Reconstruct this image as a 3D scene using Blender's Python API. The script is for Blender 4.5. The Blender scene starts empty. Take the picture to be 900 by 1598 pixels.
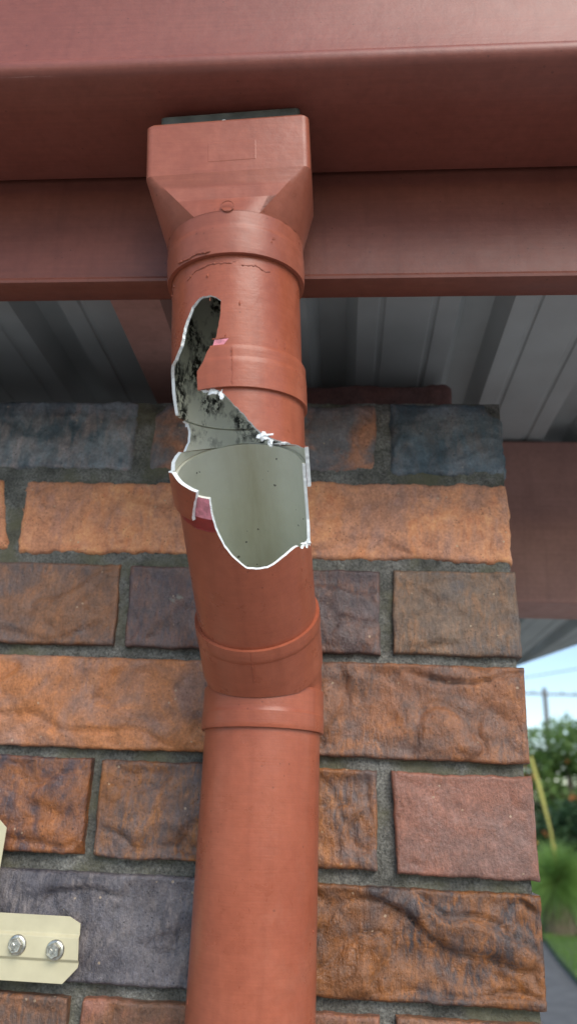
import bpy, bmesh, math, random
from mathutils import Vector, Matrix, noise
from mathutils.geometry import delaunay_2d_cdt

random.seed(7)
sc = bpy.context.scene
col = sc.collection
Z0 = 1.992            # height of the brick wall's top course above the ground (m)
def W(x, y, z):       # wall millimetres (origin: top of the wall at its corner) -> world metres
    return Vector((x/1000.0, y/1000.0, z/1000.0 + Z0))

# ------------------------------------------------------------------ camera
cam = bpy.data.cameras.new('camera')
camo = bpy.data.objects.new('camera', cam); col.objects.link(camo)
cam.sensor_fit = 'VERTICAL'; cam.sensor_height = 36.0; cam.sensor_width = 36.0
cam.lens = 36.0*1154.0/1598.0
r_, u_, f_ = ((0.996972, 0.065861, 0.041335), (-0.014332, -0.366827, 0.930179), (-0.076426, 0.927955, 0.364772))
m = Matrix(((r_[0], u_[0], -f_[0]), (r_[1], u_[1], -f_[1]), (r_[2], u_[2], -f_[2]))).to_4x4()
m.translation = W(-155.91, -651.15, -371.90)
camo.matrix_world = m
cam.clip_start = 0.01; cam.clip_end = 2000.0
cam.dof.use_dof = True; cam.dof.focus_distance = 0.545; cam.dof.aperture_fstop = 5.6
sc.camera = camo

# ------------------------------------------------------------------ sky, sun, exposure
SUN_EL, SUN_AZ = math.radians(38), math.radians(154)      # azimuth clockwise from +Y: behind the camera, to the right
world = bpy.data.worlds.new('World'); sc.world = world; world.use_nodes = True
wn = world.node_tree.nodes; wl = world.node_tree.links
bg = wn['Background']; sky = wn.new('ShaderNodeTexSky')
sky.sky_type = 'NISHITA'; sky.sun_disc = False
sky.sun_elevation = SUN_EL; sky.sun_rotation = SUN_AZ
sky.air_density = 1.0; sky.dust_density = 0.35; sky.ozone_density = 1.0
wl.new(sky.outputs[0], bg.inputs[0]); bg.inputs[1].default_value = 0.105
sun = bpy.data.lights.new('sun', 'SUN'); suno = bpy.data.objects.new('sun', sun); col.objects.link(suno)
sun.energy = 1.75; sun.angle = math.radians(40); sun.color = (1.0, 0.92, 0.82)
sd = Vector((math.sin(SUN_AZ)*math.cos(SUN_EL), math.cos(SUN_AZ)*math.cos(SUN_EL), math.sin(SUN_EL)))
suno.rotation_euler = sd.to_track_quat('Z', 'Y').to_euler()
sc.view_settings.view_transform = 'Standard'; sc.view_settings.look = 'None'
sc.view_settings.gamma = 1.0; sc.view_settings.use_curve_mapping = False
sc.view_settings.exposure = 1.0

# ------------------------------------------------------------------ helpers
def tag(o, label=None, cat=None, group=None, kind=None):
    if label: o['label'] = label
    if cat: o['category'] = cat
    if group: o['group'] = group
    if kind: o['kind'] = kind
    return o
def empty(name, loc):
    o = bpy.data.objects.new(name, None); col.objects.link(o); o.location = loc
    o.empty_display_size = 0.05
    return o
class MB:
    """collects faces, builds ONE mesh object"""
    def __init__(s): s.v = []; s.f = []; s.m = []; s.uv = []; s.sm = []
    def add(s, pts, faces, mat=0, smooth=False, uvs=None):
        b = len(s.v); s.v += [tuple(p) for p in pts]
        for f in faces:
            s.f.append(tuple(b+i for i in f)); s.m.append(mat); s.sm.append(smooth)
            s.uv.append([uvs[i] for i in f] if uvs else [(0, 0)]*len(f))
    def box(s, a, b, mat=0):
        x0, y0, z0 = a; x1, y1, z1 = b
        s.add([(x0,y0,z0),(x1,y0,z0),(x1,y1,z0),(x0,y1,z0),(x0,y0,z1),(x1,y0,z1),(x1,y1,z1),(x0,y1,z1)],
              [(0,3,2,1),(4,5,6,7),(0,1,5,4),(1,2,6,5),(2,3,7,6),(3,0,4,7)], mat)
    def tube(s, pts, rad, n=10, mat=0, caps=True):
        rings = []
        for i, p in enumerate(pts):
            p = Vector(p); a = Vector(pts[max(i-1, 0)]); b = Vector(pts[min(i+1, len(pts)-1)])
            d = (b-a).normalized(); e = d.orthogonal().normalized(); g = d.cross(e)
            r = rad[i] if isinstance(rad, (list, tuple)) else rad
            rings.append([p + r*(math.cos(2*math.pi*k/n)*e + math.sin(2*math.pi*k/n)*g) for k in range(n)])
        P = [q for rg in rings for q in rg]; F = []
        for i in range(len(pts)-1):
            for k in range(n): F.append((i*n+k, i*n+(k+1)%n, (i+1)*n+(k+1)%n, (i+1)*n+k))
        s.add(P, F, mat, True)
        if caps:
            s.add(rings[0], [tuple(range(n))[::-1]], mat); s.add(rings[-1], [tuple(range(n))], mat)
    def mesh(s, name, origin=(0, 0, 0)):
        me = bpy.data.meshes.new(name); o = Vector(origin)
        me.from_pydata([tuple(Vector(v)-o) for v in s.v], [], s.f)
        me.polygons.foreach_set('material_index', s.m); me.polygons.foreach_set('use_smooth', s.sm)
        ul = me.uv_layers.new(name='UVMap')
        ul.data.foreach_set('uv', [c for f in s.uv for uv in f for c in uv])
        me.validate(); me.update()
        if any(s.sm): me.set_sharp_from_angle(angle=math.radians(32))
        return me
    def build(s, name, mats, parent=None, origin=None):
        o_ = Vector(origin) if origin is not None else (abs_loc(parent) if parent else Vector((0, 0, 0)))
        me = s.mesh(name, o_)
        for mt in (mats if isinstance(mats, (list, tuple)) else [mats]): me.materials.append(mt)
        o = bpy.data.objects.new(name, me); col.objects.link(o)
        if parent: 
            o.parent = parent; o.location = o_ - abs_loc(parent)
        else: o.location = o_
        return o
def abs_loc(o):
    l = o.location.copy(); q = o.parent
    while q: l += q.location; q = q.parent
    return l

# ------------------------------------------------------------------ materials
def new_mat(name):
    mt = bpy.data.materials.new(name); mt.use_nodes = True
    nt = mt.node_tree; b = nt.nodes['Principled BSDF']
    return mt, nt, b
def nd(nt, t, **kw):
    n = nt.nodes.new(t)
    for k, v in kw.items():
        if k.startswith('i_'): n.inputs[k[2:].replace('_', ' ')].default_value = v
        else: setattr(n, k, v)
    return n
def coords(nt, kind='Object', scale=(1, 1, 1), loc=(0, 0, 0)):
    t = nt.nodes.new('ShaderNodeTexCoord'); mp = nt.nodes.new('ShaderNodeMapping')
    nt.links.new(t.outputs[kind], mp.inputs[0])
    mp.inputs['Scale'].default_value = scale; mp.inputs['Location'].default_value = loc
    return mp.outputs[0]
def nz(nt, vec, scale, detail=4, rough=0.55, dist=0.0):
    n = nd(nt, 'ShaderNodeTexNoise'); n.inputs['Scale'].default_value = scale; n.inputs['Detail'].default_value = detail
    n.inputs['Roughness'].default_value = rough; n.inputs['Distortion'].default_value = dist
    nt.links.new(vec, n.inputs['Vector']); return n.outputs['Fac']
def ramp(nt, fac, stops, interp='LINEAR'):
    r = nd(nt, 'ShaderNodeValToRGB'); cr = r.color_ramp; cr.interpolation = interp
    while len(cr.elements) < len(stops): cr.elements.new(0.5)
    for e, (p, c) in zip(cr.elements, stops):
        e.position = p; e.color = (*c, 1) if isinstance(c, tuple) else (c, c, c, 1)
    nt.links.new(fac, r.inputs[0]); return r.outputs[0]
def mix(nt, fac, a, b, mode='MIX'):
    n = nd(nt, 'ShaderNodeMix', data_type='RGBA', blend_type=mode)
    for sock, v in ((n.inputs[0], fac), (n.inputs[6], a), (n.inputs[7], b)):
        if isinstance(v, (int, float)): sock.default_value = v
        elif isinstance(v, tuple): sock.default_value = (*v, 1)
        else: nt.links.new(v, sock)
    return n.outputs[2]
def mth(nt, op, a, b=None):
    n = nd(nt, 'ShaderNodeMath', operation=op)
    for i, v in enumerate((a, b)):
        if v is None: continue
        if isinstance(v, (int, float)): n.inputs[i].default_value = v
        else: nt.links.new(v, n.inputs[i])
    return n.outputs[0]
def bump(nt, h, strength, dist, prev=None):
    b = nd(nt, 'ShaderNodeBump'); b.inputs['Strength'].default_value = strength; b.inputs['Distance'].default_value = dist
    nt.links.new(h, b.inputs['Height'])
    if prev: nt.links.new(prev, b.inputs['Normal'])
    return b.outputs[0]

def paint(name, base, dark, light, rough=0.42, uv=False, seed=0, stroke=(30, 30, 700), chips=0.0, spec=.36, rvar=.12, dustk=.14):
    mt, nt, b = new_mat(name); L = nt.links
    kind = 'UV' if uv else 'Object'
    v = coords(nt, kind, (1, 1, 1), (seed, seed*.7, seed*.3))
    vs = coords(nt, kind, stroke, (seed, 0, 0))
    n1 = nz(nt, v, 14, 5, .6); n2 = nz(nt, vs, 1.0, 3, .5); n3 = nz(nt, v, 160, 4, .6)
    c = ramp(nt, n1, [(.32, dark), (.52, base), (.72, light)])
    c = mix(nt, .05, c, ramp(nt, n2, [(.3, 0.0), (.7, 1.0)]), 'OVERLAY')
    c = mix(nt, .07, c, ramp(nt, n3, [(.3, 0.0), (.7, 1.0)]), 'OVERLAY')
    # grime specks and pale scuffs
    vo = nd(nt, 'ShaderNodeTexVoronoi'); vo.inputs['Scale'].default_value = 170; L.new(v, vo.inputs['Vector'])
    spk = mth(nt, 'MULTIPLY', mth(nt, 'LESS_THAN', vo.outputs['Distance'], .13), mth(nt, 'GREATER_THAN', nz(nt, v, 37, 2), .60))
    c = mix(nt, mth(nt, 'MULTIPLY', spk, .55), c, (dark[0]*.45, dark[1]*.5, dark[2]*.5))
    vd = coords(nt, kind, (90, 90, 6) if not uv else (110, 5, 1), (seed+2, .4, .9))
    dr = ramp(nt, nz(nt, vd, 1.0, 4, .6), [(.52, 0.0), (.72, .35)])
    c = mix(nt, dr, c, (dark[0]*.78, dark[1]*.78, dark[2]*.80))
    dust = ramp(nt, nz(nt, coords(nt, kind, (1, 1, 1), (seed+9, 2, 4)), 9, 6, .7), [(.58, 0.0), (.76, dustk)])
    c = mix(nt, dust, c, (.42, .27, .20))
    if chips:
        sc_ = mth(nt, 'GREATER_THAN', nz(nt, coords(nt, kind, (stroke[0]*.9, stroke[1]*.9, stroke[2]*.35), (seed+3, 1, 2)), 1.0, 6, .7), 1-chips)
        c = mix(nt, mth(nt, 'MULTIPLY', sc_, .45), c, (.52, .34, .30))
    L.new(c, b.inputs['Base Color']); b.inputs['Specular IOR Level'].default_value = spec
    L.new(ramp(nt, nz(nt, v, 40, 5, .65), [(.3, rough-rvar*.8), (.7, rough+rvar)]), b.inputs['Roughness'])
    h1 = bump(nt, n2, .22, .0003); h2 = bump(nt, nz(nt, v, 55, 5, .6), .35, .0011, h1); h3 = bump(nt, n3, .25, .0004, h2)
    L.new(h3, b.inputs['Normal'])
    return mt
TC = (.40, .115, .072)
M = {}
M['pipe'] = paint('pipe_paint', (.325, .090, .047), (.288, .075, .038), (.362, .108, .059), .33, True, 1.3, (45, 900, 1))
M['pop'] = paint('outlet_paint', (.312, .096, .058), (.272, .080, .047), (.365, .128, .084), .36, False, 2.1, (40, 40, 500), .30)
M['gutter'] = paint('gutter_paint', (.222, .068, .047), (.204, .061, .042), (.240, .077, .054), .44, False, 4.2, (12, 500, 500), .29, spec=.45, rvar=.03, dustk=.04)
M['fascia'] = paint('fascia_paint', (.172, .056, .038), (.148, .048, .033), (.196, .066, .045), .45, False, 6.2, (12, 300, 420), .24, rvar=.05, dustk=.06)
M['timber'] = paint('timber_paint', (.43, .235, .195), (.36, .195, .165), (.48, .265, .225), .55, False, 8.2, (10, 260, 260), .22)

def plain(name, c, rough=.5, metal=0.0, var=.12, scale=60, bumpd=.0004, bscale=300):
    mt, nt, b = new_mat(name); v = coords(nt)
    n = nz(nt, v, scale, 5, .6)
    lo = tuple(x*(1-var) for x in c); hi = tuple(min(1, x*(1+var)) for x in c)
    nt.links.new(ramp(nt, n, [(.3, lo), (.7, hi)]), b.inputs['Base Color'])
    b.inputs['Metallic'].default_value = metal
    nt.links.new(ramp(nt, nz(nt, v, scale*2, 4), [(.3, max(.05, rough-.1)), (.7, min(1, rough+.1))]), b.inputs['Roughness'])
    nt.links.new(bump(nt, nz(nt, v, bscale, 4), .3, bumpd), b.inputs['Normal'])
    return mt
M['torn'] = plain('torn_pvc_edge', (.86, .90, .90), .6, 0, .06, 300, .0008, 700)
def torn_mat():
    mt, nt, b = new_mat('torn_pvc_edge'); v = coords(nt)
    g1 = ramp(nt, nz(nt, v, 70, 5, .65), [(.55, 0.0), (.72, .4)])
    c = mix(nt, g1, (.86, .90, .90), (.42, .43, .37))
    c = mix(nt, .2, c, ramp(nt, nz(nt, v, 600, 4), [(.3, 0.0), (.7, 1.0)]), 'OVERLAY')
    nt.links.new(c, b.inputs['Base Color']); b.inputs['Roughness'].default_value = .65
    nt.links.new(bump(nt, nz(nt, v, 500, 5, .7), .6, .0012), b.inputs['Normal']); return mt
M['torn'] = torn_mat()
M['pink'] = plain('primer_pink', (.70, .25, .30), .5, 0, .45, 160)
M['darkred'] = plain('old_red_paint', (.25, .022, .018), .4, 0, .2, 150)
M['galv'] = plain('dull_zinc', (.10, .105, .09), .6, .3, .35, 90, .0006, 200)
M['cream'] = plain('cream_powder_coat', (.53, .49, .325), .38, 0, .10, 30, .0001, 500)
M['steel'] = plain('zinc_screw', (.52, .52, .46), .38, .9, .35, 250, .0005, 500)

def pvc_inside(name, mould, stain):
    """bare grey PVC; UV.x = angle round the pipe (0..1, 0.5 = front), UV.y = metres along it"""
    mt, nt, b = new_mat(name); L = nt.links
    v = coords(nt, 'Object')
    n1 = nz(nt, v, 35, 6, .65)
    c = ramp(nt, n1, [(.3, (.76, .77, .65)), (.55, (.82, .83, .715)), (.75, (.86, .87, .76))])
    if stain:
        t = nd(nt, 'ShaderNodeTexCoord'); sp = nd(nt, 'ShaderNodeSeparateXYZ'); L.new(t.outputs['UV'], sp.inputs[0])
        d = mth(nt, 'ABSOLUTE', mth(nt, 'SUBTRACT', mth(nt, 'FRACT', mth(nt, 'ADD', sp.outputs[0], .500)), .5))
        wob = mth(nt, 'MULTIPLY', mth(nt, 'SUBTRACT', nz(nt, coords(nt, 'Object', (30, 20, 20)), 1, 4), .5), .03)
        d = mth(nt, 'ADD', d, wob)
        s1 = ramp(nt, d, [(.0, 1.0), (.03, .8), (.10, .0)])
        s2 = mth(nt, 'MULTIPLY', s1, ramp(nt, nz(nt, coords(nt, 'UV', (22, 14, 1)), 1, 5, .6), [(.3, .25), (.7, .55)]))
        c = mix(nt, s2, c, (.36, .29, .12))
    if mould:
        big = ramp(nt, nz(nt, coords(nt, 'Object', (1, 1, .55), (1, 5, 2)), 46, 5, .6), [(.42, 0.0), (.53, 1.0)])
        fine = ramp(nt, nz(nt, coords(nt, 'Object', (1, 1, .7), (4, 2, 1)), 240, 5, .7), [(.43, 0.0), (.50, 1.0)])
        mk = mth(nt, 'MULTIPLY', big, fine)
        film = ramp(nt, nz(nt, v, 22, 4), [(.3, .10), (.7, .65)])
        t2 = nd(nt, 'ShaderNodeTexCoord'); sp2 = nd(nt, 'ShaderNodeSeparateXYZ'); L.new(t2.outputs['UV'], sp2.inputs[0])
        hi_ = ramp(nt, mth(nt, 'ADD', mth(nt, 'MULTIPLY', sp2.outputs[1], 10.0), mth(nt, 'MULTIPLY', nz(nt, v, 30, 3), .3)), [(.16, .15), (.36, 1.0)])
        mk = mth(nt, 'MULTIPLY', mk, hi_); film = mth(nt, 'MULTIPLY', film, hi_)
        c = mix(nt, film, c, (.46, .47, .34))
        c = mix(nt, mk, c, (.010, .010, .006))
    else:
        vo = nd(nt, 'ShaderNodeTexVoronoi'); vo.inputs['Scale'].default_value = 150; L.new(v, vo.inputs['Vector'])
        spk = mth(nt, 'MULTIPLY', mth(nt, 'LESS_THAN', vo.outputs['Distance'], .17), mth(nt, 'GREATER_THAN', nz(nt, v, 80, 2), .60))
        c = mix(nt, mth(nt, 'MULTIPLY', spk, .8), c, (.05, .045, .03))
    L.new(c, b.inputs['Base Color']); b.inputs['Roughness'].default_value = .5
    L.new(bump(nt, nz(nt, v, 160, 5, .6), .35, .0008), b.inputs['Normal'])
    return mt
M['in_mould'] = pvc_inside('mouldy_pvc_inside', True, False)
M['in_clean'] = pvc_inside('grey_pvc_inside', False, True)

def brick_mat(i, a, bcol, cc, streak=.5, glaze=.55, flecks=.5, fine=1.0, lime=0.0):
    """a, bcol: body and flash colours in patches; cc: colour of the dragged streaks"""
    mt, nt, b = new_mat('brick_%d' % i); L = nt.links
    def sat(c, k=1.18, g=0.97):
        l = .3*c[0]+.55*c[1]+.15*c[2]; return tuple(min(.85, max(.012, (l+k*(x-l))*g)) for x in c)
    a, bcol, cc = sat(a), sat(bcol), sat(cc)
    off = (i*1.37, i*.71, i*2.11)
    v = coords(nt, 'Object', (1, 1, 1), off)
    n1 = nz(nt, v, 16, 6, .60, .6)
    c = ramp(nt, n1, [(.43, a), (.495, tuple((x+y)/2 for x, y in zip(a, bcol))), (.56, bcol)])
    vs = coords(nt, 'Object', (1.0, 1.0, .30), off)
    ns = nz(nt, vs, 260*fine, 6, .62, .3); nb = nz(nt, v, 30, 5, .6, .8)
    k = mth(nt, 'MULTIPLY', ramp(nt, ns, [(.40, 0.0), (.60, 1.0)]), ramp(nt, nb, [(.35, 0.0), (.62, 1.0)]))
    c = mix(nt, mth(nt, 'MULTIPLY', k, streak), c, cc)
    nf = nz(nt, v, 420, 5, .7)
    c = mix(nt, .33, c, ramp(nt, nf, [(.3, 0.05), (.7, .95)]), 'OVERLAY')
    c = mix(nt, .32, c, ramp(nt, nz(nt, v, 75, 7, .72, .4), [(.32, 0.05), (.68, .95)]), 'OVERLAY')
    # mottled dark pits and pale grit
    vo = nd(nt, 'ShaderNodeTexVoronoi'); vo.inputs['Scale'].default_value = 260; L.new(v, vo.inputs['Vector'])
    pit = mth(nt, 'MULTIPLY', mth(nt, 'LESS_THAN', vo.outputs['Distance'], .18), mth(nt, 'GREATER_THAN', nz(nt, v, 70, 2), .56))
    c = mix(nt, mth(nt, 'MULTIPLY', pit, .7), c, tuple(x*.25 for x in a))
    vo2 = nd(nt, 'ShaderNodeTexVoronoi'); vo2.inputs['Scale'].default_value = 120; L.new(coords(nt, 'Object', (1, 1, 1), (off[1], off[2], off[0])), vo2.inputs['Vector'])
    gr = mth(nt, 'MULTIPLY', mth(nt, 'LESS_THAN', vo2.outputs['Distance'], .13), mth(nt, 'GREATER_THAN', nz(nt, v, 45, 2), .60))
    c = mix(nt, mth(nt, 'MULTIPLY', gr, flecks), c, (.55, .42, .28))
    if lime:
        lm = ramp(nt, nz(nt, coords(nt, 'Object', (1, 1, .8), (off[2], 3, off[0])), 24, 6, .7, .5), [(.66, 0.0), (.70, 1.0)])
        c = mix(nt, mth(nt, 'MULTIPLY', lm, lime), c, (.26, .27, .22))
    L.new(c, b.inputs['Base Color'])
    L.new(ramp(nt, nz(nt, v, 60, 4), [(.3, glaze-.26), (.7, glaze+.06)]), b.inputs['Roughness'])
    h = bump(nt, ns, .75*min(1, streak+.3), .0024); h = bump(nt, nf, .7, .0011, h); h = bump(nt, nz(nt, v, 150, 5, .65), .45, .0020, h)
    L.new(h, b.inputs['Normal'])
    return mt

def mortar_mat():
    mt, nt, b = new_mat('mortar'); v = coords(nt)
    c = ramp(nt, nz(nt, v, 25, 6, .65), [(.34, (.075, .075, .064)), (.5, (.145, .143, .125)), (.66, (.235, .23, .205))])
    n = nz(nt, v, 500, 5, .7)
    c = mix(nt, .7, c, ramp(nt, n, [(.3, 0.0), (.7, 1.0)]), 'OVERLAY')
    moss = ramp(nt, nz(nt, coords(nt, 'Object', (1, 1, 1), (3, 1, 5)), 18, 5), [(.48, 0.0), (.62, .75)])
    c = mix(nt, moss, c, (.135, .13, .075))
    nt.links.new(c, b.inputs['Base Color']); b.inputs['Roughness'].default_value = .95
    h = bump(nt, n, .9, .0018); h = bump(nt, nz(nt, v, 120, 5, .6), .7, .004, h)
    nt.links.new(h, b.inputs['Normal']); return mt
M['mortar'] = mortar_mat()
M['sheet'] = plain('roof_sheet', (.41, .435, .425), .5, 0, .10, 12, .0003, 120)
M['ground'] = plain('asphalt', (.115, .112, .105), .9, 0, .3, 6, .004, 90)
M['bounce_concrete'] = plain('bounce_concrete', (.36, .345, .32), .9, 0, .16, 5, .002, 120)  # for the added slab, kept pale so it throws light upwards
M['soil'] = plain('lawn_soil', (.07, .11, .03), .95, 0, .3, 5, .01, 40)

def leaf_mat(name, c1, c2, trans=.45, rough=.5):
    mt, nt, b = new_mat(name)
    v = coords(nt, 'Object'); n = nz(nt, v, 1.6, 3)
    nt.links.new(ramp(nt, n, [(.35, c1), (.65, c2)]), b.inputs['Base Color'])
    b.inputs['Roughness'].default_value = rough
    b.inputs['Transmission Weight'].default_value = 0.0
    tr = nd(nt, 'ShaderNodeBsdfTranslucent'); tr.inputs[0].default_value = (*c2, 1)
    ms = nd(nt, 'ShaderNodeMixShader'); ms.inputs[0].default_value = trans
    nt.links.new(b.outputs[0], ms.inputs[1]); nt.links.new(tr.outputs[0], ms.inputs[2])
    nt.links.new(ms.outputs[0], nt.nodes['Material Output'].inputs[0]); return mt
M['leaf'] = leaf_mat('leaves', (.10, .18, .05), (.20, .31, .09))
M['leaf2'] = leaf_mat('leaves_deep', (.03, .07, .03), (.07, .13, .05))
M['flower'] = leaf_mat('orange_flowers', (.65, .22, .07), (.8, .32, .12))
M['spiky'] = leaf_mat('spiky_leaves', (.16, .28, .07), (.26, .40, .10))
M['grass'] = leaf_mat('grass_blades', (.10, .20, .03), (.19, .31, .06))
M['spike'] = plain('flower_spike', (.42, .38, .10), .8, 0, .2, 40, .004, 120)
M['skirt'] = plain('dead_leaf_skirt', (.16, .12, .08), .9, 0, .3, 30, .01, 60)
M['bark'] = plain('bark', (.11, .085, .06), .9, 0, .3, 15, .01, 40)
M['pole'] = plain('pole_timber', (.16, .15, .14), .85, 0, .2, 8, .003, 40)
M['wire'] = plain('wire', (.06, .06, .06), .6)

# ------------------------------------------------------------------ ground, lawn
g = MB(); g.add([(-900,-900,0),(900,-900,0),(900,900,0),(-900,900,0)], [(0,1,2,3)])
tag(g.build('ground', M['ground']), kind='structure')
g = MB(); g.box((-14, -16, -.1), (9, 5.0, .006)); tag(g.build('bounce_slab', M['bounce_concrete']), kind='structure')  # unseen pale slab, added to bounce light up into the broken pipe
# lawn beyond the driveway: its near edge runs obliquely
def lawn_edge(x): return 9.62 + (x-2.43)*7.0 if x < 2.62 else 11.0 + (x-2.62)*.02
LAWN = [(2.28, 8.2), (2.43, 9.62), (2.62, 11.0), (2.2, 12.2), (-14, 13.5), (-14, 60), (60, 60), (60, 7.6), (9, 7.4), (4.0, 7.4)]
g = MB(); zt = .05
n = len(LAWN)
g.add([(x, y, zt) for x, y in LAWN] + [(x, y, -.01) for x, y in LAWN], [tuple(range(n))[::-1]] + [(i, (i+1) % n, n+(i+1) % n, n+i) for i in range(n)])
lawn_base = tag(g.build('lawn', M['soil']), kind='structure')
def inside(poly, x, y):
    c = False; j = len(poly)-1
    for i in range(len(poly)):
        if (poly[i][1] > y) != (poly[j][1] > y) and x < (poly[j][0]-poly[i][0])*(y-poly[i][1])/(poly[j][1]-poly[i][1])+poly[i][0]: c = not c
        j = i
    return c
g = MB(); rg = random.Random(3); cnt = 0
while cnt < 26000:
    x = rg.uniform(1.9, 6.5); y = rg.uniform(6.5, 16)
    if not inside(LAWN, x, y): continue
    cnt += 1
    h = rg.uniform(.03, .085); a = rg.uniform(0, 6.28); w = .006; dx, dy = math.cos(a)*w, math.sin(a)*w
    lx, ly = rg.gauss(0, .02), rg.gauss(0, .02)
    g.add([(x-dx, y-dy, zt-.005), (x+dx, y+dy, zt-.005), (x+lx, y+ly, zt+h)], [(0, 1, 2)])
tag(g.build('lawn_grass', M['grass']), 'short green lawn grass beside the grey driveway', 'grass', kind='stuff')

# ------------------------------------------------------------------ brick wall
wall = empty('brick_wall', W(-300, 0, -1992))
tag(wall, 'brown and blue-black rough-faced brick wall with grey mortar behind the broken downpipe', 'brick wall')

def nv(x, y, z, s): return noise.noise(Vector((x*s, y*s, z*s)))
def brick_mesh(q, depth, seed, step, amp, crease, edge_r, ragged, chips=()):
    """q: (x0t, x1t, x1b, x0b, zt, zb) mm on the wall face. Returns MB in wall mm -> metres about the brick's centre"""
    x0t, x1t, x1b, x0b, zt, zb = q
    w = max(x1t, x1b)-min(x0t, x0b); h = zt-zb
    nx = max(6, int(w/step)); nzz = max(4, int(h/step))
    # denser spacing near the arris
    def spread(n): 
        out = []
        for i in range(n+1):
            t = i/n; out.append(.5-.5*math.cos(math.pi*t)*(1) if False else t + .10*math.sin(2*math.pi*t)*-1*.5)
        return out
    us = spread(nx); vs = spread(nzz)
    S = seed*17.3
    P = []; idx = {}
    def rag(t, k):     # wandering outline
        return ragged*(1.3*noise.noise(Vector((t*.035, k*9.1, S))) + .9*noise.noise(Vector((t*.14, k*5.7, S+3))) + .5*noise.noise(Vector((t*.4, k*3.1, S+5))))
    for j, v in enumerate(vs):
        for i, u in enumerate(us):
            z = zt+(zb-zt)*v
            xl = x0t+(x0b-x0t)*v; xr = x1t+(x1b-x1t)*v
            x = xl+(xr-xl)*u
            # outline wander, fading inwards
            fe = lambda d: max(0, 1-d/14.0)
            x += rag(z, 1)*fe((x-xl)) + rag(z, 2)*fe(xr-x)
            z2 = z + rag(x, 3)*fe(zt-z) + rag(x, 4)*fe(z-zb)
            dxl, dxr, dzt, dzb = x-xl, xr-x, zt-z, z-zb
            # rounded corners in plan
            er = edge_r*(1+.8*noise.noise(Vector((x*.03, z*.03, S+8))))
            er = max(1.2, er)
            dd = 0
            for d in (dxl, dxr, dzt, dzb):
                d = max(d, 0)
                if d < er: dd += (er-math.sqrt(max(0, er*er-(er-d)**2)))*.95
            dd = min(dd, er*1.3)
            # relief
            lo = noise.noise(Vector((x*.021, z*.030, S+11))) + .55*noise.noise(Vector((x*.05, z*.06, S+13)))
            wx = x+14*noise.noise(Vector((x*.02, z*.02, S+21))); wz = z+14*noise.noise(Vector((x*.02, z*.02, S+23)))
            rv = noise.noise(Vector((wx*.016, wz*.034, S+31)))
            cr = max(0, 1-abs(rv)*7.0); cr = cr*cr
            rv2 = noise.noise(Vector((wx*.03, wz*.022, S+37)))
            cr2 = max(0, 1-abs(rv2)*9.0)**2 * (.5+.5*noise.noise(Vector((x*.03, z*.03, S+39))))
            mid = noise.noise(Vector((x*.09, z*.09, S+41)))*.26 + noise.noise(Vector((x*.22, z*.2, S+43)))*.16
            terr = math.tanh(6*rv)*.75
            y = -amp*1.3*(lo*.9+mid*.8+terr*.8) + crease*1.3*(cr*1.1+max(0, cr2)*.9)
            y = min(y, 1.5 if zt > -240 else 6.0)
            fade = min(1, min(dxl, dxr, dzt, dzb)/9.0); fade = max(0.25, fade)
            y = y*fade + dd
            for (cx, cz, r, dp) in chips:
                d2 = math.hypot(x-cx, z2-cz)
                if d2 < r: y += dp*(1-(d2/r)**2)
            P.append((x, y, z2))
    F = []
    W_ = nx+1
    for j in range(nzz):
        for i in range(nx): F.append((j*W_+i, (j+1)*W_+i, (j+1)*W_+i+1, j*W_+i+1))
    # sides back to depth
    loop = [i for i in range(W_)] + [j*W_+nx for j in range(1, nzz+1)] + [nzz*W_+i for i in range(nx-1, -1, -1)] + [j*W_ for j in range(nzz-1, 0, -1)]
    b0 = len(P)
    for k in loop: P.append((P[k][0], depth, P[k][2]))
    n = len(loop)
    for k in range(n):
        F.append((loop[k], loop[(k+1) % n], b0+(k+1) % n, b0+k))
    F.append(tuple(range(b0, b0+n))[::-1])
    return P, F, nx*nzz
def add_brick(q, depth, seed, mat, step=2.6, amp=2.0, crease=2.5, edge_r=1.8, ragged=0.9, chips=(), yoff=0.0, name='brick'):
    P, F, nfront = brick_mesh(q, depth, seed, step, amp, crease, edge_r, ragged, chips)
    c = ((q[0]+q[1])/2, 0, (q[4]+q[5])/2)
    me = bpy.data.meshes.new('brick')
    me.from_pydata([((x-c[0])/1000, y/1000, (z-c[2])/1000) for x, y, z in P], [], F)
    me.polygons.foreach_set('use_smooth', [i < nfront for i in range(len(F))])
    me.materials.append(mat); me.update()
    o = bpy.data.objects.new(name, me); col.objects.link(o); o.parent = wall
    o.location = W(c[0], yoff, c[2]) - wall.location
    return o
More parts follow.
